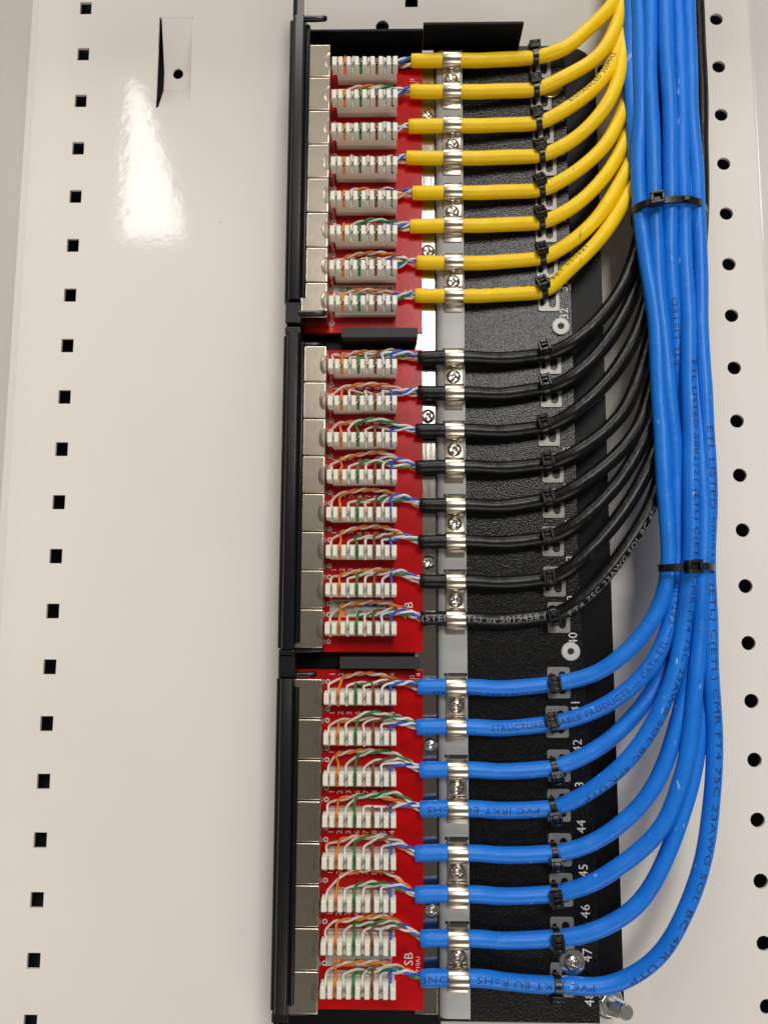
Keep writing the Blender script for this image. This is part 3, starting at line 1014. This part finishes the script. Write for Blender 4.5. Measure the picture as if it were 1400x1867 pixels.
def tie_head(mb, c, ax, out, tan, w, l, d):
    """box-like lock head at c: ax along the cable, out away from it, tan round it"""
    def pt(a, o, t):
        return c + ax * a + out * o + tan * t
    for (a0, a1, o0, o1, t0, t1) in ((-w, w, 0, d * .55, -l, l), (-w, -w * .55, d * .5, d, -l, l), (w * .55, w, d * .5, d, -l, l), (-w * .55, w * .55, d * .5, d, -l, -l * .55), (-w * .55, w * .55, d * .5, d, l * .45, l)):
        vs = [pt(a, o, t) for a in (a0, a1) for o in (o0, o1) for t in (t0, t1)]
        mb.add(vs, [(0, 2, 3, 1), (4, 5, 7, 6), (0, 1, 5, 4), (2, 6, 7, 3), (0, 4, 6, 2), (1, 3, 7, 5)])


HEAD = [72, 48, 46, 42, 38, 34, 32, 28, 26, 22, 16, 14, 12, 8, 6, -14, 6, 22, -46, -44, -46, -4, -2, -78]
for i in range(24):
    m, r = divmod(i, 8)
    q = P(TIE[i][0], TIE[i][1], HT)
    path = cpath[i]
    jn = min(range(4, min(90, len(path))), key=lambda j: abs(path[j].x - q[0]))
    c = path[jn]
    t_, f_, s_ = frames(path)[jn]
    tilt = rng.uniform(-.08, .08)
    t_ = (t_ + s_ * tilt).normalized()
    s_ = (s_ - t_ * s_.dot(t_)).normalized()
    f_ = (f_ - t_ * f_.dot(t_)).normalized()
    root = thing('cable_tie', 'black cable tie strapping the %s %s cable to the bracket' % (ORD[r], names[m]), 'cable tie', c, 'small ties on the bracket')
    rr = CR[i] + 0.1
    hw = 1.5
    th = 0.75
    mb = MB()
    rings = []
    N = 30
    for j in range(N):
        a = 2 * math.pi * j / N
        d = f_ * math.cos(a) + s_ * math.sin(a)
        ro = rr + (0.9 * max(0, -math.cos(a)) ** 2)
        rings.append([c + d * (ro) - t_ * hw, c + d * (ro) + t_ * hw, c + d * (ro + th) + t_ * hw * .85, c + d * (ro + th) - t_ * hw * .85])
    rings.append(rings[0])
    mb.loft(rings, caps=False)
    part('strap', mb, 'tie', root, smooth=35)
    a = R(HEAD[i])
    out = f_ * math.cos(a) + s_ * math.sin(a)
    tan = -f_ * math.sin(a) + s_ * math.cos(a)
    mb = MB()
    tie_head(mb, c + out * (rr + .25), t_, out, tan, 2.75, 3.4, 3.6)
    part('lock_head', mb, 'tie', root, bevel=0.35)
    # cut tail in the head
    tl = MB()
    b0 = c + out * (rr + 2.6) + tan * .2
    vs = [b0 + t_ * x + tan * y + out * z for x in (-1.25, 1.25) for y in (-.45, .45) for z in (0, 1.1)]
    tl.add(vs, [(0, 2, 3, 1), (4, 5, 7, 6), (0, 1, 5, 4), (2, 6, 7, 3), (0, 4, 6, 2), (1, 3, 7, 5)])
    part('cut_tail', tl, 'tie', root, bevel=0.12)


def big_tie(label, c, axw, axh, tiltv, hw, th, head_a, tail_a, skew=0.0):
    """loop round the bundle: semi axes axw (u) and axh (h)"""
    root = thing('bundle_tie', label, 'cable tie', c, 'ties round the cable bundle')
    cv = Vector(c)
    N = 56
    rings = []
    def at(a, grow=0.0):
        x, z = math.cos(a), math.sin(a)
        p_ = 2.6
        rx = math.copysign(abs(x) ** (2 / p_), x)
        rz = math.copysign(abs(z) ** (2 / p_), z)
        return cv + Vector(((axw + grow) * rx + skew * (axh + grow) * rz, tiltv * rx + 0.4 * math.sin(2 * a), (axh + grow) * rz))
    for j in range(N):
        a = 2 * math.pi * j / N
        i0, o0 = at(a), at(a, th)
        w = Vector((0, hw, 0))
        rings.append([i0 - w, i0 + w, o0 + w * .85, o0 - w * .85])
    rings.append(rings[0])
    part('strap', MB().loft(rings, caps=False), 'tie', root, smooth=35)
    hp = at(R(head_a))
    nx = (at(R(head_a + 4)) - at(R(head_a - 4))).normalized()
    out = nx.cross(Vector((0, 1, 0))).normalized()
    if out.z < 0:
        out = -out
    mb = MB()
    tie_head(mb, hp + out * .2, Vector((0, 1, 0)), out, nx, 3.0, 3.4, 5.0)
    part('lock_head', mb, 'tie', root, bevel=0.4)
    tl = MB()
    b0 = at(R(tail_a)) + out * (th)
    tl.box(b0.x - 1.4, b0.x + 1.4, b0.y - 1.2, b0.y + 1.2, b0.z - .3, b0.z + 1.4)
    part('cut_tail', tl, 'tie', root, bevel=0.3)


c1 = P(1219, 397, 2)
big_tie('black tie round the whole bundle near the top, below the yellow cables', c1, 18.2, 16.8, 0.8, 1.9, 0.9, 104, 70, skew=-0.35)
c2 = P(1250, 1036, 11)
big_tie('black tie round the blue cables only, lower on the bundle', c2, 12.2, 12.0, 0.0, 1.8, 0.8, 84, 60, skew=-0.37)

# ------------------------------------------------------------------ stud with a nut at the lower right corner
a_ = Vector(P(1108, 1826, -14))
b_ = Vector(P(1143, 1846, 2))
ax = (b_ - a_).normalized()
s1 = ax.cross(Vector((0, 1, 0))).normalized()
s2 = s1.cross(ax)
stud = thing('mounting_stud', 'bright threaded stud with hex nut at the lower right bracket corner', 'bolt', a_)


def ring(c, r, n, ph=0):
    return [c + r * (math.cos(2 * math.pi * j / n + ph) * s1 + math.sin(2 * math.pi * j / n + ph) * s2) for j in range(n)]


L = (b_ - a_).length
rings = []
zz = -1.0
while zz < L - 1.2:
    rings.append(ring(a_ + ax * zz, 3.45, 20))
    rings.append(ring(a_ + ax * (zz + .5), 3.0, 20))
    zz += 1.0
rings.append(ring(a_ + ax * (L - 1.0), 3.4, 20))
rings.append(ring(a_ + ax * (L - .5), 3.35, 20))
rings.append(ring(a_ + ax * L, 2.9, 20))
part('threaded_stud', MB().loft(rings), 'stud', stud, smooth=25)
part('hex_nut', MB().loft([ring(a_ + ax * z, r, 6, .3) for z, r in ((-.5, 5.9), (.1, 6.4), (4.2, 6.4), (4.8, 5.8))]), 'stud', stud, bevel=0.2)
part('washer', MB().loft([ring(a_ + ax * z, 7.2, 28) for z in (-1.4, -.5)]), 'screw', stud, smooth=30)
